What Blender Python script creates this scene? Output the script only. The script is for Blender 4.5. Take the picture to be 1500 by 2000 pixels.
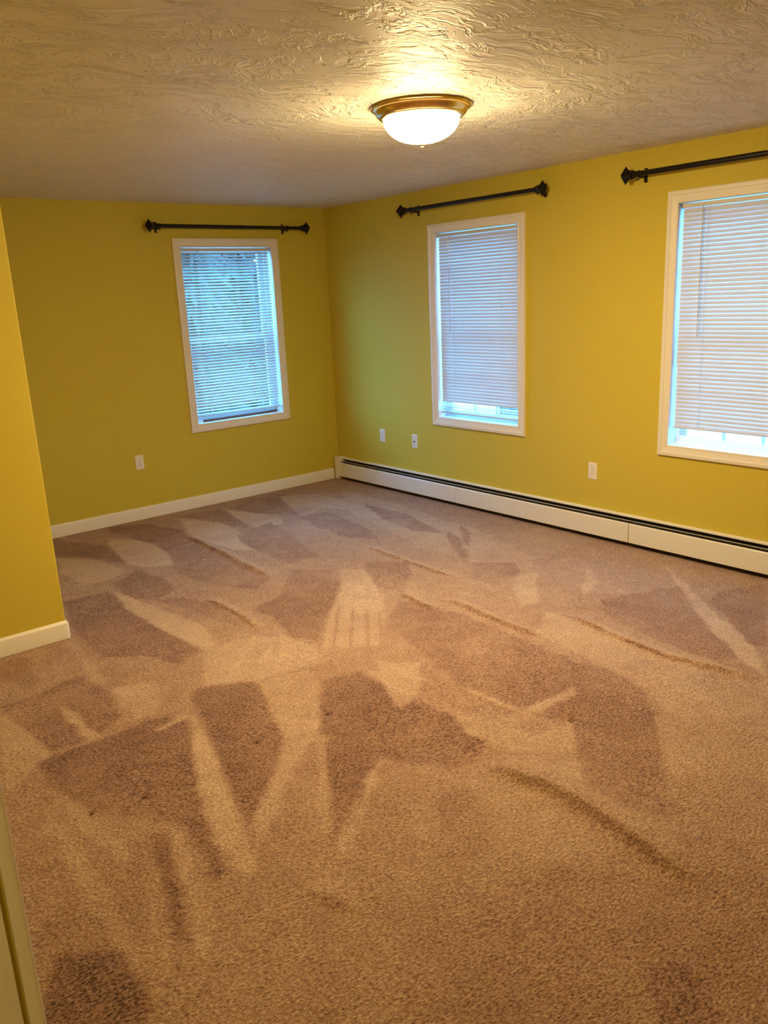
import bpy, bmesh, math, random
import numpy as np
from mathutils import Matrix, Vector

SC = bpy.context.scene
COL = SC.collection
for o in list(bpy.data.objects):
    bpy.data.objects.remove(o, do_unlink=True)

# ------------------------------------------------------------------ camera
# room frame: corner of back and right walls at the origin, back wall y=0,
# right wall x=0, floor z=0, ceiling z=2.44 (metres)
H = 2.44
CAM = np.array([-4.5189, -6.2412, 1.6836])
ROT = np.array([[0.76910192, 0.19816351, -0.60762938],
                [-0.63756199, 0.17140572, -0.75108907],
                [-0.04468729, 0.96506544, 0.25816999]])
FPX = 1591.11
cam_d = bpy.data.cameras.new('camera')
cam_d.sensor_fit = 'HORIZONTAL'
cam_d.sensor_width = 36.0
cam_d.lens = FPX / 1500.0 * 36.0
cam_d.clip_start = 0.02
cam_d.clip_end = 300
SC.cycles.caustics_reflective = False
SC.cycles.caustics_refractive = False
cam = bpy.data.objects.new('camera', cam_d)
COL.objects.link(cam)
M4 = Matrix.Identity(4)
for i in range(3):
    for j in range(3):
        M4[i][j] = ROT[i][j]
    M4[i][3] = CAM[i]
cam.matrix_world = M4
SC.camera = cam


def floor_xy(px, py):
    """point of the floor (z=0) that the photo shows at this pixel"""
    d = ROT @ np.array([(px - 750) / FPX, -(py - 1000) / FPX, -1.0])
    t = -CAM[2] / d[2]
    return (CAM[0] + d[0] * t, CAM[1] + d[1] * t)


# ------------------------------------------------------------------ sky, exposure
SKY_COLOR = (0.11, 0.46, 1.0)
SKY_STRENGTH = 16.0
LAMP_COLOR = (1.0, 0.735, 0.35)
LAMP_STRENGTH = 310.0
HALL_FILL_STRENGTH = 110.0  # unseen hallway light, added to brighten the door frame
world = bpy.data.worlds.new('overcast_sky')
SC.world = world
world.use_nodes = True
bg = world.node_tree.nodes['Background']
bg.inputs[0].default_value = SKY_COLOR + (1,)
bg.inputs[1].default_value = SKY_STRENGTH
vs = SC.view_settings
vs.view_transform = 'Standard'
vs.look = 'None'
vs.exposure = 0.45
vs.gamma = 1.0
vs.use_curve_mapping = False


# ------------------------------------------------------------------ material helpers
def mat(name, col, rough=0.5, metal=0.0, spec=0.5):
    m = bpy.data.materials.new(name)
    m.use_nodes = True
    b = m.node_tree.nodes['Principled BSDF']
    b.inputs['Base Color'].default_value = tuple(col) + (1,)
    b.inputs['Roughness'].default_value = rough
    b.inputs['Metallic'].default_value = metal
    b.inputs['Specular IOR Level'].default_value = spec
    return m


def nd(m, kind, **kw):
    n = m.node_tree.nodes.new(kind)
    for k, v in kw.items():
        if k in n.inputs.keys() if hasattr(n.inputs, 'keys') else False:
            n.inputs[k].default_value = v
        else:
            setattr(n, k, v)
    return n


def lk(m, a, b):
    m.node_tree.links.new(a, b)


def bsdf(m):
    return m.node_tree.nodes['Principled BSDF']


def coords(m, scale=(1, 1, 1)):
    tc = nd(m, 'ShaderNodeNewGeometry')
    mp = nd(m, 'ShaderNodeMapping')
    mp.inputs['Scale'].default_value = scale
    lk(m, tc.outputs['Position'], mp.inputs['Vector'])
    return mp.outputs['Vector']


def noise(m, vec, scale, detail=3, rough=0.5, dist=0.0):
    n = nd(m, 'ShaderNodeTexNoise')
    n.inputs['Scale'].default_value = scale
    n.inputs['Detail'].default_value = detail
    n.inputs['Roughness'].default_value = rough
    n.inputs['Distortion'].default_value = dist
    lk(m, vec, n.inputs['Vector'])
    return n.outputs['Fac']


def ramp(m, fac, stops):
    r = nd(m, 'ShaderNodeValToRGB')
    cr = r.color_ramp
    while len(cr.elements) < len(stops):
        cr.elements.new(0.5)
    for e, (p, c) in zip(cr.elements, stops):
        e.position = p
        e.color = (c, c, c, 1) if isinstance(c, (int, float)) else tuple(c) + (1,)
    lk(m, fac, r.inputs['Fac'])
    return r.outputs['Color']


def math_n(m, op, a, b=None, c=None, clamp=False):
    n = nd(m, 'ShaderNodeMath')
    n.operation = op
    n.use_clamp = clamp
    for i, v in enumerate((a, b, c)):
        if v is None:
            continue
        if isinstance(v, (int, float)):
            n.inputs[i].default_value = v
        else:
            lk(m, v, n.inputs[i])
    return n.outputs[0]


def bump(m, height, strength, distance, normal=None):
    b = nd(m, 'ShaderNodeBump')
    b.inputs['Strength'].default_value = strength
    b.inputs['Distance'].default_value = distance
    lk(m, height, b.inputs['Height'])
    if normal is not None:
        lk(m, normal, b.inputs['Normal'])
    return b.outputs['Normal']


# ------------------------------------------------------------------ materials
def make_wall():
    m = mat('yellow_wall_paint', (0.60, 0.49, 0.06), 0.62, 0, 0.25)
    v = coords(m)
    n1 = noise(m, v, 210, 2, 0.5)
    n2 = noise(m, v, 2.2, 3, 0.5)
    lk(m, bump(m, n1, 0.22, 0.0022), bsdf(m).inputs['Normal'])
    mix = nd(m, 'ShaderNodeMix', data_type='RGBA')
    lk(m, n2, mix.inputs['Factor'])
    mix.inputs['A'].default_value = (0.585, 0.475, 0.055, 1)
    mix.inputs['B'].default_value = (0.615, 0.500, 0.063, 1)
    lk(m, mix.outputs['Result'], bsdf(m).inputs['Base Color'])
    return m


def make_ceiling():
    m = mat('trowelled_ceiling_plaster', (0.80, 0.77, 0.71), 0.55, 0, 0.3)
    v = coords(m, (1.0, 1.0, 1.0))
    warp = nd(m, 'ShaderNodeTexNoise')
    warp.inputs['Scale'].default_value = 2.6
    warp.inputs['Detail'].default_value = 2
    lk(m, v, warp.inputs['Vector'])
    add = nd(m, 'ShaderNodeVectorMath', operation='MULTIPLY_ADD')
    lk(m, warp.outputs['Color'], add.inputs[0])
    add.inputs[1].default_value = (0.35, 0.35, 0.0)
    lk(m, v, add.inputs[2])
    s = None
    # trowel strokes: islands of plaster, proud at one sharp lip and feathered out inside
    for ang, sc_, off in ((0.2, 3.6, 0.0), (1.15, 4.4, 7.3), (2.2, 5.2, 3.1)):
        mp = nd(m, 'ShaderNodeMapping')
        mp.inputs['Rotation'].default_value = (0, 0, ang)
        mp.inputs['Scale'].default_value = (1.0, 2.6, 1.0)
        mp.inputs['Location'].default_value = (off, off, 0)
        lk(m, add.outputs[0], mp.inputs['Vector'])
        n = noise(m, mp.outputs['Vector'], sc_, 4, 0.6, 0.4)
        t = ramp(m, n, [(0.525, 0.0), (0.536, 1.0), (0.60, 0.35), (0.75, 0.15)])
        s = t if s is None else math_n(m, 'ADD', s, t)
    f = noise(m, v, 70, 2, 0.6)
    s = math_n(m, 'MULTIPLY_ADD', f, 0.15, s)
    lk(m, bump(m, s, 1.0, 0.0045), bsdf(m).inputs['Normal'])
    return m


def make_carpet():
    m = mat('cut_pile_carpet', (0.4, 0.3, 0.22), 0.95, 0, 0.1)
    v = coords(m)
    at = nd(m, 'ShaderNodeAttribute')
    at.attribute_name = 'lay_shade'
    blot = noise(m, v, 11, 4, 0.7)
    brush = noise(m, coords(m, (1.0, 1.7, 1.0)), 42, 3, 0.7)
    clump = noise(m, coords(m, (0.8, 1.2, 1.0)), 105, 3, 0.65)
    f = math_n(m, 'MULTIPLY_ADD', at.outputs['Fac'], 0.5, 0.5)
    f = math_n(m, 'ADD', f, math_n(m, 'MULTIPLY_ADD', blot, 0.42, -0.21))
    f = math_n(m, 'ADD', f, math_n(m, 'MULTIPLY_ADD', brush, 0.5, -0.25))
    f = math_n(m, 'ADD', f, math_n(m, 'MULTIPLY_ADD', clump, 1.7, -0.87), clamp=True)  # shade between tufts painted into the colour, following the bump
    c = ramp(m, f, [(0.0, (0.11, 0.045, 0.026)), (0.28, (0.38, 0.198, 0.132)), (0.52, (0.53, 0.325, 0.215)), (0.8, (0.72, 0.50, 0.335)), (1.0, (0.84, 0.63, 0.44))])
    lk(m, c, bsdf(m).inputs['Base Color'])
    lk(m, bump(m, clump, 1.0, 0.020), bsdf(m).inputs['Normal'])
    bsdf(m).inputs['Sheen Weight'].default_value = 0.15
    bsdf(m).inputs['Sheen Roughness'].default_value = 0.6
    return m


def make_slat():
    m = bpy.data.materials.new('blind_vinyl')
    m.use_nodes = True
    b = bsdf(m)
    b.inputs['Base Color'].default_value = (0.70, 0.69, 0.67, 1)
    b.inputs['Roughness'].default_value = 0.4
    tr = nd(m, 'ShaderNodeBsdfTranslucent')
    tr.inputs['Color'].default_value = (0.80, 0.82, 0.85, 1)
    mx = nd(m, 'ShaderNodeMixShader')
    mx.inputs[0].default_value = 0.14
    out = m.node_tree.nodes['Material Output']
    lk(m, b.outputs[0], mx.inputs[1])
    lk(m, tr.outputs[0], mx.inputs[2])
    lk(m, mx.outputs[0], out.inputs['Surface'])
    return m


def make_glass():
    m = bpy.data.materials.new('window_glass')
    m.use_nodes = True
    t = nd(m, 'ShaderNodeBsdfTransparent')
    t.inputs['Color'].default_value = (0.93, 0.96, 0.97, 1)
    g = nd(m, 'ShaderNodeBsdfGlossy')
    g.inputs['Roughness'].default_value = 0.02
    fr = nd(m, 'ShaderNodeFresnel')
    fr.inputs['IOR'].default_value = 1.45
    mx = nd(m, 'ShaderNodeMixShader')
    lk(m, fr.outputs[0], mx.inputs[0])
    lk(m, t.outputs[0], mx.inputs[1])
    lk(m, g.outputs[0], mx.inputs[2])
    lk(m, mx.outputs[0], m.node_tree.nodes['Material Output'].inputs['Surface'])
    return m


def make_lamp_glass(strength):
    m = bpy.data.materials.new('lit_frosted_glass')
    m.use_nodes = True
    b = bsdf(m)
    b.inputs['Base Color'].default_value = (0.9, 0.88, 0.82, 1)
    b.inputs['Emission Color'].default_value = LAMP_COLOR + (1,)
    # the bulbs sit low in the bowl: its rim, up in the metal pan, glows far less
    tc = nd(m, 'ShaderNodeTexCoord')
    sp = nd(m, 'ShaderNodeSeparateXYZ')
    lk(m, tc.outputs['Object'], sp.inputs[0])
    mr = nd(m, 'ShaderNodeMapRange', interpolation_type='SMOOTHSTEP')
    mr.inputs['From Min'].default_value = -0.050
    mr.inputs['From Max'].default_value = -0.142
    mr.inputs['To Min'].default_value = 0.02
    mr.inputs['To Max'].default_value = 1.0
    lk(m, sp.outputs['Z'], mr.inputs['Value'])
    lk(m, math_n(m, 'MULTIPLY', mr.outputs[0], strength), b.inputs['Emission Strength'])
    return m


def make_enamel(name, col, rough):
    m = mat(name, col, rough)
    v = coords(m)
    n = noise(m, v, 60, 2, 0.5)
    lk(m, bump(m, n, 0.06, 0.0008), bsdf(m).inputs['Normal'])
    return m


def make_bark():
    m = mat('tree_bark', (0.10, 0.075, 0.06), 0.9)
    v = coords(m, (9, 9, 2))
    n = noise(m, v, 3, 4, 0.6)
    c = ramp(m, n, [(0.3, (0.06, 0.045, 0.035)), (0.7, (0.17, 0.13, 0.10))])
    lk(m, c, bsdf(m).inputs['Base Color'])
    lk(m, bump(m, n, 0.8, 0.02), bsdf(m).inputs['Normal'])
    return m


def make_ground():
    m = mat('pale_yard_ground', (0.6, 0.6, 0.58), 0.9)
    n = noise(m, coords(m), 0.7, 4, 0.6)
    c = ramp(m, n, [(0.3, (0.50, 0.51, 0.48)), (0.7, (0.70, 0.69, 0.66))])
    lk(m, c, bsdf(m).inputs['Base Color'])
    return m


def make_needle():
    m = mat('evergreen_needles', (0.05, 0.075, 0.04), 0.8)
    n = noise(m, coords(m), 6, 4, 0.7)
    c = ramp(m, n, [(0.3, (0.022, 0.030, 0.022)), (0.7, (0.085, 0.080, 0.060))])
    lk(m, c, bsdf(m).inputs['Base Color'])
    return m


def make_wood():
    m = mat('dark_stained_wood', (0.16, 0.08, 0.05), 0.5)
    n = noise(m, coords(m, (3, 40, 40)), 3, 3, 0.6)
    c = ramp(m, n, [(0.3, (0.11, 0.05, 0.035)), (0.7, (0.22, 0.11, 0.075))])
    lk(m, c, bsdf(m).inputs['Base Color'])
    return m


WALL = make_wall()
CEIL = make_ceiling()
CARPET = make_carpet()
TRIM = make_enamel('cream_white_trim_paint', (0.80, 0.76, 0.68), 0.38)
VINYL = make_enamel('white_window_vinyl', (0.80, 0.80, 0.78), 0.35)
ENAMEL = make_enamel('heater_white_enamel', (0.78, 0.75, 0.68), 0.32)
INSIDE_SHADE = mat('heater_inside_shade', (0.035, 0.033, 0.03), 0.6, 0.3)  # shade inside the heater put into this dark colour
DAMPER = mat('damper_painted_shade', (0.10, 0.095, 0.085), 0.5, 0.4)  # coloured dark for the shaded band below the rolled edge
ALU = mat('aluminium_fins', (0.25, 0.24, 0.22), 0.45, 0.9)
BLACK = mat('oil_rubbed_black_metal', (0.014, 0.011, 0.010), 0.34, 0.5)
BRASS = mat('polished_antique_brass', (0.80, 0.58, 0.22), 0.2, 1.0)
SLAT = make_slat()
GLASS = make_glass()
PLATE = mat('ivory_white_plastic', (0.80, 0.77, 0.70), 0.35)
SLOT = mat('dark_slot', (0.02, 0.018, 0.015), 0.6)
STEEL = mat('screw_steel', (0.45, 0.43, 0.40), 0.35, 0.9)
CLEARPL = mat('wand_plastic', (0.62, 0.60, 0.58), 0.25)
CORD = make_slat()
CORD.name = 'white_cord'
CORD.node_tree.nodes['Mix Shader'].inputs[0].default_value = 0.5
BARK = make_bark()
GROUND = make_ground()
WOOD = make_wood()
NEEDLE = make_needle()
LAMPGLASS = make_lamp_glass(LAMP_STRENGTH)
HALL_FILL_GLASS = make_lamp_glass(HALL_FILL_STRENGTH)


# ------------------------------------------------------------------ mesh helpers
def box(bm, lo, hi):
    x0, y0, z0 = lo
    x1, y1, z1 = hi
    v = [bm.verts.new(p) for p in ((x0, y0, z0), (x1, y0, z0), (x1, y1, z0), (x0, y1, z0),
                                   (x0, y0, z1), (x1, y0, z1), (x1, y1, z1), (x0, y1, z1))]
    for f in ((3, 2, 1, 0), (4, 5, 6, 7), (0, 1, 5, 4), (1, 2, 6, 5), (2, 3, 7, 6), (3, 0, 4, 7)):
        bm.faces.new([v[i] for i in f])


def tube(bm, a, b, r0, r1=None, n=12, caps=True):
    r1 = r0 if r1 is None else r1
    a = Vector(a)
    b = Vector(b)
    d = (b - a).normalized()
    u = d.orthogonal().normalized()
    w = d.cross(u)
    R = []
    for p, r in ((a, r0), (b, r1)):
        R.append([bm.verts.new(p + (u * math.cos(2 * math.pi * k / n) + w * math.sin(2 * math.pi * k / n)) * r) for k in range(n)])
    for k in range(n):
        bm.faces.new((R[0][k], R[0][(k + 1) % n], R[1][(k + 1) % n], R[1][k]))
    if caps:
        bm.faces.new(R[0][::-1])
        bm.faces.new(R[1])


def lathe(bm, prof, n=48, axis='Z', square=False):
    """prof: (radius, height) list; axis Z or X; square gives a four sided section"""
    rings = []
    for r, h in prof:
        ring = []
        if r < 1e-6:
            p = (0, 0, h) if axis == 'Z' else (h, 0, 0)
            ring = [bm.verts.new(p)]
        else:
            if square:
                cs = [(r * 1.414, 0), (0, r * 1.414), (-r * 1.414, 0), (0, -r * 1.414)]
            else:
                cs = [(r * math.cos(2 * math.pi * k / n), r * math.sin(2 * math.pi * k / n)) for k in range(n)]
            for (a, b) in cs:
                ring.append(bm.verts.new((a, b, h) if axis == 'Z' else (h, a, b)))
        rings.append(ring)
    for A, B in zip(rings[:-1], rings[1:]):
        m = max(len(A), len(B))
        for k in range(m):
            k2 = (k + 1) % m
            if len(A) == 1 and len(B) == 1:
                continue
            if len(A) == 1:
                bm.faces.new((A[0], B[k2], B[k]))
            elif len(B) == 1:
                bm.faces.new((A[k], A[k2], B[0]))
            else:
                bm.faces.new((A[k], A[k2], B[k2], B[k]))
    for ring, rev in ((rings[0], True), (rings[-1], False)):
        if len(ring) > 2:
            bm.faces.new(ring[::-1] if rev else ring)


def extrude_profile(bm, pts, x0, x1, axis='X'):
    """closed profile of (a,b) points swept along an axis; axis X: (x, a, b), axis Y: (a, y, b)"""
    R = []
    for x in (x0, x1):
        R.append([bm.verts.new((x, a, b) if axis == 'X' else (a, x, b)) for a, b in pts])
    n = len(pts)
    for k in range(n):
        bm.faces.new((R[0][k], R[0][(k + 1) % n], R[1][(k + 1) % n], R[1][k]))
    bm.faces.new(R[0][::-1])
    bm.faces.new(R[1])


def mesh_of(bm, name, m, smooth=None, bevel=0.0):
    bmesh.ops.recalc_face_normals(bm, faces=bm.faces[:])
    if bevel:
        bmesh.ops.bevel(bm, geom=bm.edges[:], offset=bevel, segments=2, affect='EDGES', profile=0.5)
    me = bpy.data.meshes.new(name)
    bm.to_mesh(me)
    bm.free()
    me.materials.append(m)
    if smooth is not None:
        me.polygons.foreach_set('use_smooth', [True] * len(me.polygons))
        me.set_sharp_from_angle(angle=math.radians(smooth))
    return me


def obj(name, data, parent=None, loc=(0, 0, 0), rot=(0, 0, 0)):
    o = bpy.data.objects.new(name, data)
    COL.objects.link(o)
    o.location = loc
    o.rotation_euler = rot
    if parent is not None:
        o.parent = parent
    return o


def bobj(name, lo, hi, m, parent=None, bevel=0.0):
    bm = bmesh.new()
    box(bm, lo, hi)
    return obj(name, mesh_of(bm, name, m, bevel=bevel, smooth=(40 if bevel else None)), parent)


def thing(name, label, cat, loc=(0, 0, 0), rotz=0.0, group=None, kind=None):
    o = obj(name, None, None, loc, (0, 0, rotz))
    tag(o, label, cat, group, kind)
    return o


def tag(o, label, cat, group=None, kind=None):
    o['label'] = label
    o['category'] = cat
    if group:
        o['group'] = group
    if kind:
        o['kind'] = kind
    return o


RIGHT = -math.pi / 2      # local -Y faces the room; +X runs to the right in the photo

# ------------------------------------------------------------------ setting
WT = 0.16                  # outer wall thickness
ROOM_Y0 = -6.72            # front wall
LEFT_X = -4.386            # room face of the doorway wall
HALL_X = -5.75
CLOSET_X, CLOSET_Y = -3.312, -2.04
# windows: (centre along wall, in local +X), half width / bottom / top of the opening
WHALF, WZ0, WZ1 = 0.421, 0.702, 2.114
CAS = 0.068
W1C = -1.006               # world x on the back wall
W2C, W3C = -1.8515, -3.9155   # world y on the right wall


def wall_with_holes(name, x0, x1, holes, label, rot=0.0):
    """local wall slab: room face y=0, thickness towards +y"""
    bm = bmesh.new()
    xs = x0
    for (a, b) in sorted(holes):
        box(bm, (xs, 0, 0), (a, WT, H))
        box(bm, (a, 0, 0), (b, WT, WZ0 - 0.012))
        box(bm, (a, 0, WZ1 + 0.012), (b, WT, H))
        xs = b
    box(bm, (xs, 0, 0), (x1, WT, H))
    me = mesh_of(bm, name, WALL)
    o = obj(name, me, None, (0, 0, 0), (0, 0, rot))
    tag(o, label, 'wall', kind='structure')
    return o


wall_with_holes('wall_back', HALL_X, WT, [(W1C - WHALF - .012, W1C + WHALF + .012)], 'yellow painted far wall with the single window')
wall_with_holes('wall_right', 0.0, -ROOM_Y0, [(-W2C - WHALF - .012, -W2C + WHALF + .012), (-W3C - WHALF - .012, -W3C + WHALF + .012)],
                'yellow painted long wall with two windows above the baseboard heater', RIGHT)
tag(bobj('wall_front', (HALL_X, ROOM_Y0 - WT, 0), (WT, ROOM_Y0, H), WALL), 'yellow painted wall behind the camera', 'wall', kind='structure')
# closet block: face towards the camera, rounded corner bead
bm = bmesh.new()
cr = 0.010
pts = [(HALL_X, CLOSET_Y)] + [(CLOSET_X - cr + cr * math.sin(t), CLOSET_Y + cr - cr * math.cos(t)) for t in np.linspace(0, math.pi / 2, 6)] + [(CLOSET_X, 0.0), (HALL_X, 0.0)]
lo = [bm.verts.new((a, b, 0)) for a, b in pts]
hi = [bm.verts.new((a, b, H)) for a, b in pts]
for k in range(len(pts)):
    k2 = (k + 1) % len(pts)
    bm.faces.new((lo[k], lo[k2], hi[k2], hi[k]))
bm.faces.new(lo[::-1])
bm.faces.new(hi)
tag(obj('wall_closet', mesh_of(bm, 'wall_closet', WALL, smooth=35)), 'yellow projecting wall at the left edge with a rounded corner', 'wall', kind='structure')
# wall with the doorway in which the photographer stands
DY0, DY1, DZ = -6.36, -5.43, 2.06
bm = bmesh.new()
box(bm, (LEFT_X - 0.12, DY1 + 0.012, 0), (LEFT_X, CLOSET_Y, H))
box(bm, (LEFT_X - 0.12, ROOM_Y0, 0), (LEFT_X, DY0 - 0.012, H))
box(bm, (LEFT_X - 0.12, DY0 - 0.012, DZ + 0.012), (LEFT_X, DY1 + 0.012, H))
tag(obj('wall_left', mesh_of(bm, 'wall_left', WALL)), 'yellow wall with the doorway the camera looks through', 'wall', kind='structure')
tag(bobj('wall_hall', (HALL_X - 0.1, ROOM_Y0, 0), (HALL_X, CLOSET_Y, H), WALL), 'yellow hallway wall outside the doorway', 'wall', kind='structure')
bm = bmesh.new()
box(bm, (HALL_X - 0.1, ROOM_Y0 - WT, H), (WT, WT, H + 0.12))
tag(obj('ceiling', mesh_of(bm, 'ceiling', CEIL)), 'off white trowel textured plaster ceiling', 'ceiling', kind='structure')

# ---- carpeted floor with vacuum marks (direction of the pile), folds and painted crease shade
STEP = 0.0105
nx = int((WT - HALL_X) / STEP)
ny = int((WT - ROOM_Y0) / STEP)
gx = np.linspace(HALL_X, 0.05, nx)
gy = np.linspace(ROOM_Y0, 0.05, ny)
GX, GY = np.meshgrid(gx, gy, indexing='ij')
lay_shade = np.zeros_like(GX)
hgt = np.zeros_like(GX)
rng = np.random.default_rng(4)
# smooth random wobble for patch edges
def smooth_noise(cell, seed):
    r = np.random.default_rng(seed)
    ax = (gx - gx[0]) / cell
    ay = (gy - gy[0]) / cell
    g = r.uniform(-1, 1, (int(ax[-1]) + 3, int(ay[-1]) + 3))
    ix = ax.astype(int); iy = ay.astype(int)
    fx = ax - ix; fy = ay - iy
    fx = fx * fx * (3 - 2 * fx); fy = fy * fy * (3 - 2 * fy)
    A = g[np.ix_(ix, iy)]; B = g[np.ix_(ix + 1, iy)]; C = g[np.ix_(ix, iy + 1)]; D = g[np.ix_(ix + 1, iy + 1)]
    fx = fx[:, None]; fy = fy[None, :]
    return (A * (1 - fx) + B * fx) * (1 - fy) + (C * (1 - fx) + D * fx) * fy
WOB = smooth_noise(0.09, 1) * 0.5 + smooth_noise(0.03, 2) * 0.5
WIDE = smooth_noise(0.22, 5)


def patch(pixels, val, soft=0.02, zoom=None):
    if zoom:
        ox, oy, s = zoom
        pixels = [(ox + a / s, oy + b / s) for a, b in pixels]
    P = np.array([floor_xy(a, b) for a, b in pixels])
    lo = P.min(0) - 0.15
    hi = P.max(0) + 0.15
    i0, i1 = np.searchsorted(gx, (lo[0], hi[0]))
    j0, j1 = np.searchsorted(gy, (lo[1], hi[1]))
    if i1 <= i0 or j1 <= j0:
        return
    X = GX[i0:i1, j0:j1]
    Y = GY[i0:i1, j0:j1]
    dmin = np.full(X.shape, 1e9)
    inside = np.zeros(X.shape, bool)
    for k in range(len(P)):
        a = P[k]
        b = P[(k + 1) % len(P)]
        ab = b - a
        t = np.clip(((X - a[0]) * ab[0] + (Y - a[1]) * ab[1]) / max(ab @ ab, 1e-9), 0, 1)
        d = np.hypot(X - a[0] - ab[0] * t, Y - a[1] - ab[1] * t)
        dmin = np.minimum(dmin, d)
        c = ((a[1] > Y) != (b[1] > Y)) & (X < (b[0] - a[0]) * (Y - a[1]) / (b[1] - a[1] + 1e-12) + a[0])
        inside ^= c
    sd = np.where(inside, dmin, -dmin) + WOB[i0:i1, j0:j1] * 0.020
    w = np.clip(sd / (2 * soft) + 0.5, 0, 1)
    w = w * w * (3 - 2 * w) * np.clip(0.95 + 0.4 * WIDE[i0:i1, j0:j1], 0.5, 1)
    L = lay_shade[i0:i1, j0:j1]
    lay_shade[i0:i1, j0:j1] = L * (1 - w) + val * w


def along(pixels, zoom=None):
    """distance, signed side and parameter to a pixel polyline laid on the floor"""
    if zoom:
        ox, oy, s = zoom
        pixels = [(ox + a / s, oy + b / s) for a, b in pixels]
    P = np.array([floor_xy(a, b) for a, b in pixels])
    lo = P.min(0) - 0.3
    hi = P.max(0) + 0.3
    i0, i1 = np.searchsorted(gx, (lo[0], hi[0]))
    j0, j1 = np.searchsorted(gy, (lo[1], hi[1]))
    X = GX[i0:i1, j0:j1]
    Y = GY[i0:i1, j0:j1]
    best = np.full(X.shape, 1e9)
    side = np.zeros(X.shape)
    par = np.zeros(X.shape)
    seg = np.hypot(*(P[1:] - P[:-1]).T)
    cum = np.concatenate([[0], np.cumsum(seg)])
    for k in range(len(P) - 1):
        a, b = P[k], P[k + 1]
        ab = b - a
        t = np.clip(((X - a[0]) * ab[0] + (Y - a[1]) * ab[1]) / (ab @ ab), 0, 1)
        dx = X - a[0] - ab[0] * t
        dy = Y - a[1] - ab[1] * t
        d = np.hypot(dx, dy)
        s = np.sign(ab[0] * dy - ab[1] * dx)
        m = d < best
        best = np.where(m, d, best)
        side = np.where(m, s, side)
        par = np.where(m, (cum[k] + t * seg[k]) / cum[-1], par)
    return (slice(i0, i1), slice(j0, j1)), best, side, par


def streak(pixels, val, width, zoom=None):
    sl, d, s, t = along(pixels, zoom)
    w = np.exp(-(d / width) ** 2) * np.clip(t * 6, 0, 1) * np.clip((1 - t) * 6, 0, 1)
    lay_shade[sl] = lay_shade[sl] * (1 - w) + val * w


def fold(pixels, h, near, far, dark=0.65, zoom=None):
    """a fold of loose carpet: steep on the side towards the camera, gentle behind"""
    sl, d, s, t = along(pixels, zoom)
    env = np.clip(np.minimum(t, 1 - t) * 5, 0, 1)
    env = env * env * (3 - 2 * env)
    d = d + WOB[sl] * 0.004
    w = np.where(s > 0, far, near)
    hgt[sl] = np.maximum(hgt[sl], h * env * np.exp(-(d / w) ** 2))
    # crease shade painted dark on the steep face, gentle side painted lighter
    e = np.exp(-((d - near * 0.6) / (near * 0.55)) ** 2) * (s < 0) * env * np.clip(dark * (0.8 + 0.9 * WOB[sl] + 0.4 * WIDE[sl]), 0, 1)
    lay_shade[sl] = lay_shade[sl] * (1 - e) - 0.7 * e
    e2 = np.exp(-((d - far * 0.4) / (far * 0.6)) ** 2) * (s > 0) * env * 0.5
    lay_shade[sl] = lay_shade[sl] * (1 - e2) + 0.4 * e2


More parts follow.
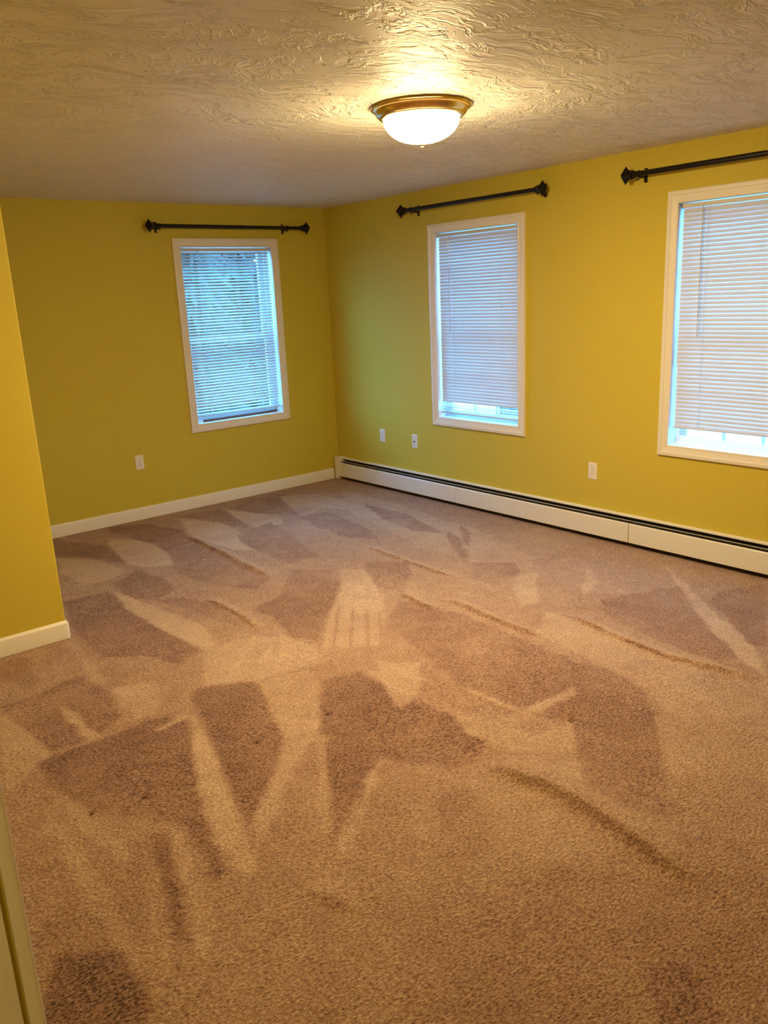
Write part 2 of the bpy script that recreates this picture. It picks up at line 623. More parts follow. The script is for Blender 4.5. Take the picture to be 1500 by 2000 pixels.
ZA = (0, 900, 2.0)
ZB = (650, 900, 1.7647)
ZC = (0, 1400, 2.0)
ZD = (750, 1400, 2.0)
PATCHES = [
    # far left
    (ZA, -.45, [(210, 305), (330, 318), (430, 335), (500, 405), (330, 377), (212, 377)]),
    (ZA, .45, [(415, 298), (600, 320), (720, 400), (560, 420), (500, 405), (430, 335)]),
    (ZA, -.4, [(430, 262), (560, 245), (700, 268), (760, 312), (650, 355), (560, 312), (430, 280)]),
    (ZA, .5, [(700, 225), (860, 245), (1000, 300), (1010, 350), (900, 345), (760, 312)]),
    (ZA, -.3, [(700, 215), (860, 190), (1010, 232), (960, 265), (850, 240)]),
    (ZA, .5, [(870, 190), (1090, 215), (1110, 245), (1010, 268), (920, 225)]),
    (ZA, -.3, [(890, 185), (1080, 128), (1190, 150), (1210, 215), (1000, 205)]),
    (ZA, .3, [(1090, 140), (1240, 130), (1420, 170), (1400, 192), (1260, 182), (1180, 222)]),
    (ZA, -.3, [(1170, 222), (1280, 195), (1430, 260), (1490, 310), (1330, 292), (1230, 252)]),
    (ZA, -.28, [(920, 290), (1060, 240), (1150, 300), (1240, 372), (1130, 402), (960, 332)]),
    (ZA, .45, [(222, 380), (360, 385), (500, 430), (440, 460), (330, 485), (235, 440)]),
    (ZA, -.4, [(440, 480), (540, 425), (640, 460), (690, 500), (620, 540), (500, 540)]),
    (ZA, -.45, [(250, 550), (430, 505), (500, 560), (600, 640), (800, 740), (700, 790), (560, 760), (400, 770), (270, 640)]),
    (ZA, .5, [(440, 505), (560, 550), (790, 640), (850, 720), (800, 742), (600, 642), (490, 575)]),
    (ZA, -.3, [(650, 352), (760, 322), (900, 392), (1060, 460), (1000, 500), (800, 480), (700, 440)]),
    (ZA, -.25, [(560, 530), (760, 540), (900, 600), (1000, 670), (900, 642), (700, 572)]),
    (ZA, -.35, [(1130, 425), (1290, 425), (1330, 480), (1290, 590), (1240, 700), (1150, 692), (1050, 602), (990, 582), (1100, 522)]),
    (ZA, .45, [(1330, 430), (1420, 420), (1500, 520), (1500, 720), (1300, 732), (1245, 742), (1290, 592), (1335, 500)]),
    (ZB, -.35, [(105, 345), (260, 350), (270, 390), (235, 450), (150, 432)]),
    (ZA, .35, [(800, 742), (1000, 682), (1100, 690), (1250, 742), (1260, 780), (1010, 862), (800, 880), (790, 820)]),
    (ZA, .3, [(1010, 870), (1200, 820), (1260, 860), (1230, 960), (1130, 1060), (1060, 960)]),
    # left edge
    (ZA, -.3, [(0, 780), (110, 760), (150, 860), (110, 900), (0, 860)]),
    (ZA, -.38, [(0, 960), (180, 900), (300, 840), (430, 900), (480, 1000), (360, 1080), (200, 1140), (90, 1040), (0, 1000)]),
    (ZA, .4, [(235, 960), (280, 980), (410, 1080), (340, 1100)]),
    (ZA, .4, [(430, 880), (600, 860), (630, 920), (610, 990), (540, 1000), (480, 960)]),
    (ZA, .35, [(0, 980), (90, 1050), (200, 1140), (40, 1290), (0, 1260)]),
    (ZA, .3, [(260, 700), (320, 740), (430, 880), (360, 860)]),
    (None, -.5, [(385, 1343), (500, 1330), (525, 1380), (556, 1440), (540, 1500), (495, 1600), (470, 1590), (430, 1500), (393, 1410), (378, 1370)]),
    (None, .45, [(525, 1380), (560, 1400), (600, 1400), (622, 1370), (625, 1420), (575, 1500), (535, 1600), (500, 1650), (495, 1600), (540, 1510), (556, 1440)]),
    (None, -.45, [(625, 1330), (700, 1310), (780, 1360), (900, 1400), (960, 1440), (930, 1480), (900, 1500), (745, 1480), (700, 1600), (655, 1640), (645, 1560), (625, 1440)]),
    (None, -.48, [(75, 1490), (280, 1410), (330, 1395), (370, 1410), (378, 1470), (400, 1560), (440, 1700), (420, 1720), (370, 1620), (330, 1610), (270, 1600), (180, 1590), (100, 1540)]),
    (None, .5, [(372, 1395), (395, 1415), (430, 1500), (470, 1600), (510, 1700), (480, 1720), (420, 1640), (385, 1540)]),
    (None, .32, [(75, 1570), (110, 1600), (190, 1700), (260, 1840), (290, 1900), (250, 1900), (200, 1800), (130, 1690)]),
    (None, .32, [(100, 1540), (150, 1570), (260, 1670), (240, 1690), (160, 1620)]),
    (None, -.42, [(298, 1635), (340, 1640), (370, 1750), (372, 1840), (330, 1830), (310, 1740)]),
    (None, -.5, [(110, 1860), (240, 1860), (290, 1960), (300, 2040), (60, 2040)]),
    (None, .25, [(285, 1680), (310, 1700), (340, 1900), (300, 1950), (285, 1800)]),
    (None, .32, [(330, 1610), (350, 1620), (420, 1800), (400, 1880), (372, 1800), (345, 1690)]),
    (None, .4, [(745, 1480), (735, 1520), (690, 1640), (665, 1680), (670, 1620), (715, 1530)]),
    (None, .3, [(620, 1430), (635, 1440), (645, 1620), (625, 1640)]),
    # right half
    (ZB, .2, [(30, 100), (230, 150), (560, 260), (700, 340), (690, 380), (480, 350), (300, 290), (60, 180)]),
    (ZB, -.35, [(110, 150), (250, 180), (380, 250), (280, 240), (170, 200)]),
    (ZB, -.32, [(390, 240), (440, 270), (470, 330), (460, 360), (410, 300)]),
    (ZB, -.3, [(440, 225), (480, 250), (470, 300), (450, 280)]),
    (ZB, -.3, [(490, 350), (630, 350), (640, 390), (560, 440), (470, 392)]),
    (ZB, .4, [(630, 400), (700, 380), (710, 490), (650, 500), (620, 440)]),
    (ZB, .4, [(880, 370), (920, 420), (870, 470), (850, 440)]),
    (ZB, -.3, [(920, 480), (1200, 430), (1300, 590), (1440, 680), (1300, 690), (1100, 610), (950, 540)]),
    (ZB, -.3, [(1320, 450), (1500, 420), (1500, 640), (1440, 640), (1340, 520), (1290, 490)]),
    (ZB, .5, [(1150, 365), (1220, 430), (1460, 650), (1490, 740), (1420, 700), (1260, 530)]),
    (ZB, .28, [(740, 520), (1100, 640), (1560, 790), (1560, 960), (1200, 900), (1060, 780), (900, 690), (700, 600)]),
    (ZB, -.32, [(230, 480), (420, 520), (640, 610), (800, 670), (950, 720), (1060, 790), (1110, 880), (1130, 980), (1130, 1090), (860, 1120), (830, 890), (600, 870), (480, 800), (250, 620), (180, 570)]),
    (ZB, .38, [(150, 690), (300, 700), (300, 800), (230, 850), (190, 800)]),
    (ZB, .35, [(580, 880), (830, 780), (840, 800), (620, 912)]),
    (ZB, .3, [(380, 830), (560, 900), (700, 950), (820, 900), (830, 1000), (600, 1000), (450, 930)]),
    (ZD, -.3, [(760, 0), (1060, 0), (1100, 250), (1110, 400), (850, 380), (770, 280)]),
    (ZD, .2, [(1060, 0), (1520, 0), (1520, 260), (1300, 200), (1120, 300)]),
    (ZD, .3, [(680, 180), (770, 180), (770, 270), (690, 250)]),
    (ZD, -.35, [(1020, 1000), (1150, 950), (1280, 1080), (1320, 1230), (1100, 1230), (1040, 1100)]),
    (ZD, -.28, [(180, 320), (330, 280), (360, 350), (250, 420)]),
    (ZD, .15, [(330, 240), (520, 240), (900, 520), (800, 620), (420, 480)]),
]
for z, val, pts in PATCHES:
    patch(pts, val * 1.05, 0.015 if z in (ZA, ZB) else 0.020, z)
for a, b in (((640, 1190), (622, 1290)), ((662, 1180), (648, 1290)), ((690, 1180), (683, 1290)), ((716, 1180), (720, 1285)), ((740, 1190), (747, 1270))):
    streak([a, b], -.05, 0.010)
for a, b in (((530, 1260), (500, 1340)), ((560, 1250), (535, 1330)), ((500, 1250), (440, 1330)), ((540, 1240), (620, 1270)), ((370, 1395), (300, 1430)),
             ((900, 1340), (1020, 1390)), ((720, 1310), (800, 1360)), ((760, 1300), (830, 1330))):
    streak([a, b], .5, 0.016)
for k in range(5):
    streak([(1090, 1497 + k * 7), (1132, 1502 + k * 7)], .55 if k % 2 else .1, 0.005)
lay_shade += smooth_noise(0.5, 7) * 0.12 + smooth_noise(0.16, 8) * 0.09
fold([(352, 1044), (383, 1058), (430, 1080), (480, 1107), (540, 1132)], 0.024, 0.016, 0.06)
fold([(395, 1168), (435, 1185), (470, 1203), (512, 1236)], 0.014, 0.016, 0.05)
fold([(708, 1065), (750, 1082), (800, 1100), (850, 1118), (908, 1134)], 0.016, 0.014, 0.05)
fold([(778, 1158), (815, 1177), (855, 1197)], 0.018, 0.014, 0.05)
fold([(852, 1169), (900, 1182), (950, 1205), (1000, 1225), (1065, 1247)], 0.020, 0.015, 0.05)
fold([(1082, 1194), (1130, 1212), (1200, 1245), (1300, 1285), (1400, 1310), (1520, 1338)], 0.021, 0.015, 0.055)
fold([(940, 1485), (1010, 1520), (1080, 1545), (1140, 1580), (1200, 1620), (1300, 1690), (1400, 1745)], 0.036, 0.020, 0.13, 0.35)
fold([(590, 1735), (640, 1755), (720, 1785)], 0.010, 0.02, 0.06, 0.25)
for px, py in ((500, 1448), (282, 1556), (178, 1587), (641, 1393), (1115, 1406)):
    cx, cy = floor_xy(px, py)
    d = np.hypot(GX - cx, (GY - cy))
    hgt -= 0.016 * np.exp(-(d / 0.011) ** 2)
    lay_shade -= 1.2 * np.exp(-(d / 0.010) ** 2)
hgt += smooth_noise(0.45, 11) * 0.0035 + smooth_noise(0.06, 12) * 0.0008
# flat where trim stands on it
edge = np.minimum(np.clip(-GX / 0.2, 0, 1), np.clip(-GY / 0.2, 0, 1))
hgt *= edge
V = np.stack([GX, GY, hgt], -1).reshape(-1, 3)
ii, jj = np.meshgrid(np.arange(nx - 1), np.arange(ny - 1), indexing='ij')
a = (ii * ny + jj).ravel()
F = np.stack([a, a + ny, a + ny + 1, a + 1], -1)
me = bpy.data.meshes.new('floor')
me.vertices.add(len(V))
me.vertices.foreach_set('co', V.astype(np.float32).ravel())
me.loops.add(F.size)
me.loops.foreach_set('vertex_index', F.astype(np.int32).ravel())
me.polygons.add(len(F))
me.polygons.foreach_set('loop_start', (np.arange(len(F)) * 4).astype(np.int32))
me.polygons.foreach_set('use_smooth', np.ones(len(F), bool))
me.update()
at = me.attributes.new('lay_shade', 'FLOAT', 'POINT')
at.data.foreach_set('value', np.clip(lay_shade, -1, 1).astype(np.float32).ravel())
me.materials.append(CARPET)
tag(obj('floor', me), 'pinkish beige cut pile carpet with vacuum marks and folds', 'carpet', kind='structure')

# ---- baseboards
BB = [(0.0, 0.0), (-0.014, 0.0), (-0.014, 0.074), (-0.012, 0.079), (-0.012, 0.084), (-0.006, 0.094), (-0.003, 0.098), (0.0, 0.098)]
bm = bmesh.new()
extrude_profile(bm, BB, CLOSET_X, -0.070, 'X')
tag(obj('baseboard_back', mesh_of(bm, 'baseboard_back', TRIM, smooth=30)), 'cream white baseboard along the far wall', 'baseboard', kind='structure')
# closet baseboard turns the corner
bm = bmesh.new()
path = [(-4.386, CLOSET_Y, 0, -1)]
for t in np.linspace(0, math.pi / 2, 6):
    path.append((CLOSET_X - cr + cr * math.sin(t), CLOSET_Y + cr - cr * math.cos(t), math.sin(t), -math.cos(t)))
path.append((CLOSET_X, -0.02, 1, 0))
rings = []
for x, y, nxx, nyy in path:
    rings.append([bm.verts.new((x + nxx * -u, y + nyy * -u, z)) for u, z in BB])
for A, B in zip(rings[:-1], rings[1:]):
    for k in range(len(BB)):
        k2 = (k + 1) % len(BB)
        bm.faces.new((A[k], A[k2], B[k2], B[k]))
bm.faces.new(rings[0])
bm.faces.new(rings[-1][::-1])
tag(obj('baseboard_left', mesh_of(bm, 'baseboard_left', TRIM, smooth=30)), 'cream white baseboard wrapping the projecting left wall', 'baseboard', kind='structure')

# ---- door frame at the lower left edge of the photo
d1 = thing('door_1', 'cream white door frame edge at the lower left', 'door frame', (0, 0, 0), kind='structure')
bm = bmesh.new()
box(bm, (LEFT_X - 0.125, DY1, 0), (LEFT_X - 0.007, DY1 + 0.012, DZ + 0.012))
box(bm, (LEFT_X - 0.125, DY0 - 0.012, 0), (LEFT_X - 0.007, DY0, DZ + 0.012))
box(bm, (LEFT_X - 0.125, DY0, DZ), (LEFT_X - 0.007, DY1, DZ + 0.012))
obj('jamb', mesh_of(bm, 'jamb', TRIM, bevel=0.0015, smooth=40), d1)


def casing_bar(u0, pts, z0, z1, sgn):
    bm = bmesh.new()
    A = [bm.verts.new((LEFT_X + t, u0 + sgn * u, z0)) for u, t in pts]
    B = [bm.verts.new((LEFT_X + t, u0 + sgn * u, z1)) for u, t in pts]
    n = len(pts)
    for k in range(n):
        bm.faces.new((A[k], A[(k + 1) % n], B[(k + 1) % n], B[k]))
    bm.faces.new(A[::-1])
    bm.faces.new(B)
    return bm


CP = [(0.006, 0.0), (0.006, 0.0105), (0.0072, 0.0135), (0.010, 0.0160), (0.015, 0.0172), (0.040, 0.0150), (0.048, 0.018), (0.062, 0.018), (0.064, 0.013), (0.064, 0.0)]
obj('casing', mesh_of(casing_bar(DY1, CP, 0, DZ + 0.07, 1), 'casing', TRIM, smooth=35), d1)
obj('casing', mesh_of(casing_bar(DY0, CP, 0, DZ + 0.07, -1), 'casing', TRIM, smooth=35), d1)
bobj('casing', (LEFT_X, DY0 - 0.006, DZ + 0.006), (LEFT_X + 0.0135, DY1 + 0.006, DZ + 0.07), TRIM, d1)
bm = bmesh.new()
box(bm, (LEFT_X - 0.085, DY1 - 0.011, 0), (LEFT_X - 0.05, DY1, DZ))
obj('stop', mesh_of(bm, 'stop', TRIM), d1)

# ------------------------------------------------------------------ windows
CPROF = [(0.0, 0.0), (0.0, 0.010), (0.004, 0.0125), (0.010, 0.0125), (0.013, 0.0105), (0.018, 0.0115), (0.042, 0.0145), (0.046, 0.0185), (0.060, 0.0195), (0.066, 0.018), (0.068, 0.015), (0.068, 0.0)]
REC = 0.105                # depth of the recess to the lower sash


def casing_members(parent):
    hw, z0, z1 = WHALF, WZ0, WZ1
    C = [(-hw, z0, -1, -1), (hw, z0, 1, -1), (hw, z1, 1, 1), (-hw, z1, -1, 1)]
    for k in range(4):
        bm = bmesh.new()
        R = []
        for (x, z, sx, sz) in (C[k], C[(k + 1) % 4]):
            R.append([bm.verts.new((x + sx * u, -t, z + sz * u)) for u, t in CPROF])
        n = len(CPROF)
        for i in range(n):
            bm.faces.new((R[0][i], R[0][(i + 1) % n], R[1][(i + 1) % n], R[1][i]))
        bm.faces.new(R[0][::-1])
        bm.faces.new(R[1])
        obj('casing', mesh_of(bm, 'casing', TRIM, smooth=28), parent)


def sash(parent, zb, zt, y0, y1, stile, rail_b, rail_t, sx, grille=True):
    """vinyl sash, with a 3 x 2 grille or one large pane; panes are pieces of their own"""
    s = obj('sash', None, parent)
    hw = sx
    bm = bmesh.new()
    box(bm, (-hw, y0, zb), (-hw + stile, y1, zt))
    box(bm, (hw - stile, y0, zb), (hw, y1, zt))
    box(bm, (-hw + stile, y0, zb), (hw - stile, y1, zb + rail_b))
    box(bm, (-hw + stile, y0, zt - rail_t), (hw - stile, y1, zt))
    obj('sash_frame', mesh_of(bm, 'sash_frame', VINYL), s)
    gx0, gx1, gz0, gz1 = -hw + stile, hw - stile, zb + rail_b, zt - rail_t
    ym = (y0 + y1) / 2
    if not grille:
        bm = bmesh.new()
        bm.faces.new([bm.verts.new(p) for p in ((gx0, ym, gz0), (gx1, ym, gz0), (gx1, ym, gz1), (gx0, ym, gz1))])
        obj('pane', mesh_of(bm, 'pane', GLASS), s)
        return s
    pw = (gx1 - gx0) / 3
    phh = (gz1 - gz0) / 2
    for k in (1, 2):
        bobj('muntin', (gx0 + k * pw - 0.010, ym - 0.006, gz0), (gx0 + k * pw + 0.010, ym + 0.006, gz1), VINYL, s)
    for k in range(3):
        bobj('muntin', (gx0 + k * pw + (0.010 if k else 0), ym - 0.0055, (gz0 + gz1) / 2 - 0.010),
             (gx0 + (k + 1) * pw - (0.010 if k < 2 else 0), ym + 0.0055, (gz0 + gz1) / 2 + 0.010), VINYL, s)
    for a in range(3):
        for b in range(2):
            xa = gx0 + a * pw + (0.010 if a else 0)
            xb = gx0 + (a + 1) * pw - (0.010 if a < 2 else 0)
            za = gz0 + b * phh + (0.010 if b else 0)
            zb2 = gz0 + (b + 1) * phh - (0.010 if b < 1 else 0)
            bm = bmesh.new()
            v = [bm.verts.new(p) for p in ((xa, ym, za), (xb, ym, za), (xb, ym, zb2), (xa, ym, zb2))]
            bm.faces.new(v)
            obj('pane', mesh_of(bm, 'pane', GLASS), s)
    return s


def window(idx, label, loc, rot, grille=True):
    w = thing('window_%d' % idx, label, 'window', loc, rot, kind='structure')
    casing_members(w)
    hw = WHALF
    # jamb lining of the recess
    bm = bmesh.new()
    box(bm, (-hw - 0.012, 0.0, WZ0 - 0.012), (-hw, WT, WZ1 + 0.012))
    box(bm, (hw, 0.0, WZ0 - 0.012), (hw + 0.012, WT, WZ1 + 0.012))
    box(bm, (-hw, 0.0, WZ1), (hw, WT, WZ1 + 0.012))
    obj('jamb', mesh_of(bm, 'jamb', VINYL), w)
    bm = bmesh.new()
    box(bm, (-hw, 0.0, WZ0 - 0.012), (hw, WT, WZ0))
    box(bm, (-hw, 0.075, WZ0), (hw, WT, WZ0 + 0.008))
    obj('sill', mesh_of(bm, 'sill', VINYL), w)
    zm = 1.372
    f = 0.018
    # side tracks
    for s in (-1, 1):
        bm = bmesh.new()
        xa, xb = sorted((s * hw, s * (hw - f)))
        box(bm, (xa, 0.085, WZ0 + 0.008), (xb, WT, WZ1))
        obj('track', mesh_of(bm, 'track', VINYL), w)
    sash(w, WZ0 + 0.008, zm + 0.020, 0.092, 0.120, 0.043, 0.036, 0.036, hw - f, grille)
    sash(w, zm - 0.018, WZ1 - 0.002, 0.124, 0.150, 0.043, 0.036, 0.040, hw - f, grille)
    # sash lock on the meeting rail
    bm = bmesh.new()
    box(bm, (-0.03, 0.080, zm + 0.020), (0.03, 0.110, zm + 0.028))
    tube(bm, (0, 0.095, zm + 0.028), (0, 0.095, zm + 0.036), 0.010, n=12)
    box(bm, (-0.006, 0.065, zm + 0.030), (0.006, 0.095, zm + 0.036))
    obj('sash_lock', mesh_of(bm, 'sash_lock', VINYL), w)
    return w


win1 = window(1, 'white framed window on the far wall, left of the room corner', (W1C, 0, 0), 0, False)
win2 = window(2, 'white framed window between the corner and the middle of the long wall', (0, W2C, 0), RIGHT)
win3 = window(3, 'white framed window cut off by the right edge of the photo', (0, W3C, 0), RIGHT)
bobj('sill_strip', (-0.335, 0.052, WZ0), (0.395, 0.070, WZ0 + 0.022), WOOD, win1)


# ------------------------------------------------------------------ blinds
def slat_mesh(width, length, name='slat'):
    bm = bmesh.new()
    n = 4
    th = 0.0007
    R = []
    for x in (-length / 2, length / 2):
        top, bot = [], []
        for k in range(n + 1):
            u = k / n - 0.5
            crown = 0.0022 * (1 - (2 * u) ** 2)
            top.append(bm.verts.new((x, u * width, crown + th)))
            bot.append(bm.verts.new((x, u * width, crown)))
        R.append((top, bot))
    (t0, b0), (t1, b1) = R
    for k in range(n):
        bm.faces.new((t0[k], t1[k], t1[k + 1], t0[k + 1]))
        bm.faces.new((b0[k + 1], b1[k + 1], b1[k], b0[k]))
    bm.faces.new((t0[0], b0[0], b1[0], t1[0]))
    bm.faces.new((t1[n], b1[n], b0[n], t0[n]))
    return mesh_of(bm, name, SLAT, smooth=40)


SLAT_W = 0.0280
PITCH = 0.0243
BLIND_Y = 0.030


def blind(label, loc, rot, tilt, zbot, length, cords, wand=None, seed=1, low_open=0, low_skew=False, breaks=()):
    """tilt > 0: the edge towards the room hangs low"""
    r = random.Random(seed)
    b = thing('window_blind', label, 'blind', loc, rot, 'white mini blinds')
    hr_top = WZ1 - 0.004
    bm = bmesh.new()
    L = length / 2 + 0.002
    extrude_profile(bm, [(BLIND_Y - 0.0145, hr_top - 0.026), (BLIND_Y + 0.0145, hr_top - 0.026), (BLIND_Y + 0.0145, hr_top - 0.002), (BLIND_Y + 0.012, hr_top - 0.002),
                         (BLIND_Y + 0.012, hr_top - 0.023), (BLIND_Y - 0.012, hr_top - 0.023), (BLIND_Y - 0.012, hr_top - 0.002), (BLIND_Y - 0.0145, hr_top - 0.002)], -L, L, 'X')
    obj('head_rail', mesh_of(bm, 'head_rail', SLAT), b)
    for s in (-1, 1):
        bm = bmesh.new()
        xa, xb = sorted((s * (L + 0.0005), s * (L + 0.0025)))
        box(bm, (xa, BLIND_Y - 0.016, hr_top - 0.027), (xb, BLIND_Y + 0.016, hr_top))
        xa, xb = sorted((s * (L - 0.03), s * L))
        box(bm, (xa, BLIND_Y - 0.010, hr_top - 0.0015), (xb, BLIND_Y + 0.010, hr_top))
        obj('bracket', mesh_of(bm, 'bracket', STEEL), b)
    me = slat_mesh(SLAT_W, length)
    z = hr_top - 0.026 - 0.016
    bottom = zbot + 0.012
    low = zbot + (0.105 if low_open else 0.019)
    n = int(round((z - low) / PITCH)) + 1
    zs = [z - k * (z - low) / (n - 1) for k in range(n)]
    for k, zz in enumerate(zs):
        t = tilt + r.uniform(-0.035, 0.035)
        sk = r.uniform(-0.0008, 0.0008)
        dx = r.uniform(-0.001, 0.001)
        for (k0, k1, sh) in breaks:
            if k0 <= k <= k1:
                dx += sh
        if low_skew and k >= n - 3:
            t *= (0.75, 0.55, 0.4)[k - n + 3]
            sk = 0.006 * (k - n + 4) / 3
        obj('slat', me, b, (dx, BLIND_Y, zz), (t, sk, 0))
    if low_open:
        z_last = zs[-1]
        for k in range(low_open):
            zz = z_last - 0.036 - k * 0.019
            obj('slat', me, b, (0, BLIND_Y, zz), (0.22 - 0.05 * k, 0, 0))
    bm = bmesh.new()
    extrude_profile(bm, [(BLIND_Y - 0.012, zbot + 0.003), (BLIND_Y - 0.009, zbot), (BLIND_Y + 0.009, zbot), (BLIND_Y + 0.012, zbot + 0.003), (BLIND_Y + 0.012, zbot + 0.010), (BLIND_Y - 0.012, zbot + 0.010)], -length / 2, length / 2, 'X')
    rail = obj('bottom_rail', mesh_of(bm, 'bottom_rail', SLAT), b)
    if low_skew:
        rail.rotation_euler = (0, 0.004, 0)
    for cx in cords:
        bm = bmesh.new()
        for yy in (BLIND_Y - 0.0145, BLIND_Y + 0.0145):
            tube(bm, (cx, yy, zbot + 0.008), (cx, yy, hr_top - 0.026), 0.0011, n=5)
        tube(bm, (cx + 0.004, BLIND_Y, zbot + 0.008), (cx + 0.004, BLIND_Y, hr_top - 0.026), 0.0009, n=5)
        obj('ladder_cord', mesh_of(bm, 'ladder_cord', CORD, smooth=60), b)
    if wand is not None:
        wx, wz = wand
        bm = bmesh.new()
        tube(bm, (wx, BLIND_Y - 0.020, hr_top - 0.040), (wx + 0.004, BLIND_Y - 0.022, wz), 0.0034, n=6)
        tube(bm, (wx + 0.004, BLIND_Y - 0.022, wz), (wx + 0.004, BLIND_Y - 0.022, wz - 0.02), 0.0042, n=6)
        w = obj('tilt_wand', mesh_of(bm, 'tilt_wand', CLEARPL), b)
        bm = bmesh.new()
        tube(bm, (wx, BLIND_Y - 0.0135, hr_top - 0.022), (wx, BLIND_Y - 0.020, hr_top - 0.040), 0.002, n=6)
        obj('hook', mesh_of(bm, 'hook', STEEL), w)
    else:
        bm = bmesh.new()
        tube(bm, (cords[0] - 0.015, BLIND_Y - 0.0135, hr_top - 0.020), (cords[0] - 0.015, BLIND_Y - 0.018, hr_top - 0.042), 0.0022, n=6)
        obj('hook', mesh_of(bm, 'hook', STEEL), b)
    return b


blind('white mini blind glowing blue in the far wall window', (W1C, 0, 0), 0, 0.64, 0.752, 0.815, (-0.252, 0.241), None, 3, low_skew=True)
blind('white mini blind with slats spread open at the bottom in the middle window', (0, W2C, 0), RIGHT, 1.24, 0.735, 0.815, (-0.2645, 0.2365), (-0.290, 1.40), 5, low_open=4)
blind('white mini blind ending above the sill in the right edge window', (0, W3C, 0), RIGHT, 1.26, 0.806, 0.815, (-0.248, 0.250), (-0.279, 1.38), 8, breaks=((30, 36, -0.002), (37, 60, 0.004)))


# ------------------------------------------------------------------ curtain rods
def rod(label, loc, rot, x0, x1, z, brackets):
    """x0,x1: finial tips; rod runs along local X, 8 cm off the wall"""
    y = -0.080
    t = thing('curtain_rod', label, 'curtain rod', loc, rot, 'black curtain rods')
    FL = 0.100
    bm = bmesh.new()
    xm = (x0 + x1) / 2 + 0.1
    tube(bm, (x0 + FL - 0.01, y, z), (xm, y, z), 0.0155, n=20)
    obj('rod', mesh_of(bm, 'rod', BLACK, smooth=40), t)
    bm = bmesh.new()
    tube(bm, (xm, y, z), (x1 - FL + 0.01, y, z), 0.0142, n=20)
    obj('inner_rod', mesh_of(bm, 'inner_rod', BLACK, smooth=40), t)
    prof = [(0.0125, 0.0), (0.0155, 0.001), (0.0155, 0.008), (0.0130, 0.010), (0.0130, 0.016), (0.0185, 0.018), (0.0185, 0.026), (0.0175, 0.030), (0.0190, 0.038), (0.0225, 0.047), (0.0285, 0.056), (0.0360, 0.062), (0.0365, 0.065), (0.0240, 0.078), (0.011, 0.091), (0.0, 0.100)]
    for s, xe in ((-1, x0), (1, x1)):
        bm = bmesh.new()
        lathe(bm, prof, axis='X', square=True)
        fo = obj('finial', mesh_of(bm, 'finial', BLACK, smooth=22), t, (xe - s * 0.100, y, z), (0, 0, 0 if s > 0 else math.pi))
    for bx in brackets:
        br = obj('bracket', None, t)
        bm = bmesh.new()
        box(bm, (bx - 0.011, -0.004, z - 0.045), (bx + 0.011, 0.0, z + 0.035))
        box(bm, (bx - 0.005, y + 0.012, z - 0.022), (bx + 0.005, -0.003, z - 0.012))
        obj('wall_plate', mesh_of(bm, 'wall_plate', BLACK, bevel=0.0012, smooth=40), br)
        # cup: open ring holding the rod
        bm = bmesh.new()
        n = 20
        rr = []
        for xx in (bx - 0.006, bx + 0.006):
            for rad in (0.0157, 0.0190):
                rr.append([bm.verts.new((xx, y + rad * math.cos(a2), z + rad * math.sin(a2))) for a2 in np.linspace(math.radians(70), math.radians(430), n)])
        for k in range(n - 1):
            for A, B in ((0, 1), (1, 3), (3, 2), (2, 0)):
                bm.faces.new((rr[A][k], rr[A][k + 1], rr[B][k + 1], rr[B][k]))
        obj('cup', mesh_of(bm, 'cup', BLACK, smooth=40), br)
        bm = bmesh.new()
        tube(bm, (bx, y, z - 0.0185), (bx, y, z - 0.027), 0.0026, n=8)
        tube(bm, (bx, y, z - 0.027), (bx, y, z - 0.034), 0.0062, n=10)
        obj('thumb_screw', mesh_of(bm, 'thumb_screw', BLACK, smooth=40), br)
    return t


rod('black curtain rod above the far wall window', (0, 0, 0), 0, -1.734, -0.217, 2.265, (-1.615, -0.452))
rod('black curtain rod above the window nearest the corner on the long wall', (0, 0, 0), RIGHT, 1.100, 2.586, 2.302, (1.255, 2.508))
rod('black curtain rod running out of the photo at the right edge', (0, 0, 0), RIGHT, 3.145, 4.690, 2.297, (3.268, 4.55))


# ------------------------------------------------------------------ outlets
def plate_mesh():
    bm = bmesh.new()
    w, h, d = 0.0355, 0.0580, 0.0055
    A = [bm.verts.new((sx * w, 0, sz * h)) for sx, sz in ((-1, -1), (1, -1), (1, 1), (-1, 1))]
    B = [bm.verts.new((sx * w, -0.002, sz * h)) for sx, sz in ((-1, -1), (1, -1), (1, 1), (-1, 1))]
    C = [bm.verts.new((sx * (w - 0.005), -d, sz * (h - 0.005))) for sx, sz in ((-1, -1), (1, -1), (1, 1), (-1, 1))]
    for P, Q in ((A, B), (B, C)):
        for k in range(4):
            bm.faces.new((P[k], P[(k + 1) % 4], Q[(k + 1) % 4], Q[k]))
    bm.faces.new(C)
    bm.faces.new(A[::-1])
    return mesh_of(bm, 'plate', PLATE)


def disc(bm, c, r, depth, n=16, flat=None):
    """short cylinder facing the room (-y); flat clips its top and bottom"""
    A, B = [], []
    for k in range(n):
        a2 = 2 * math.pi * k / n
        x, z = r * math.cos(a2), r * math.sin(a2)
        if flat:
            z = max(-flat, min(flat, z))
        A.append(bm.verts.new((c[0] + x, c[1], c[2] + z)))
        B.append(bm.verts.new((c[0] + x, c[1] - depth, c[2] + z)))
    for k in range(n):
        bm.faces.new((A[k], A[(k + 1) % n], B[(k + 1) % n], B[k]))
    bm.faces.new(B)
    bm.faces.new(A[::-1])


PLATE_ME = plate_mesh()


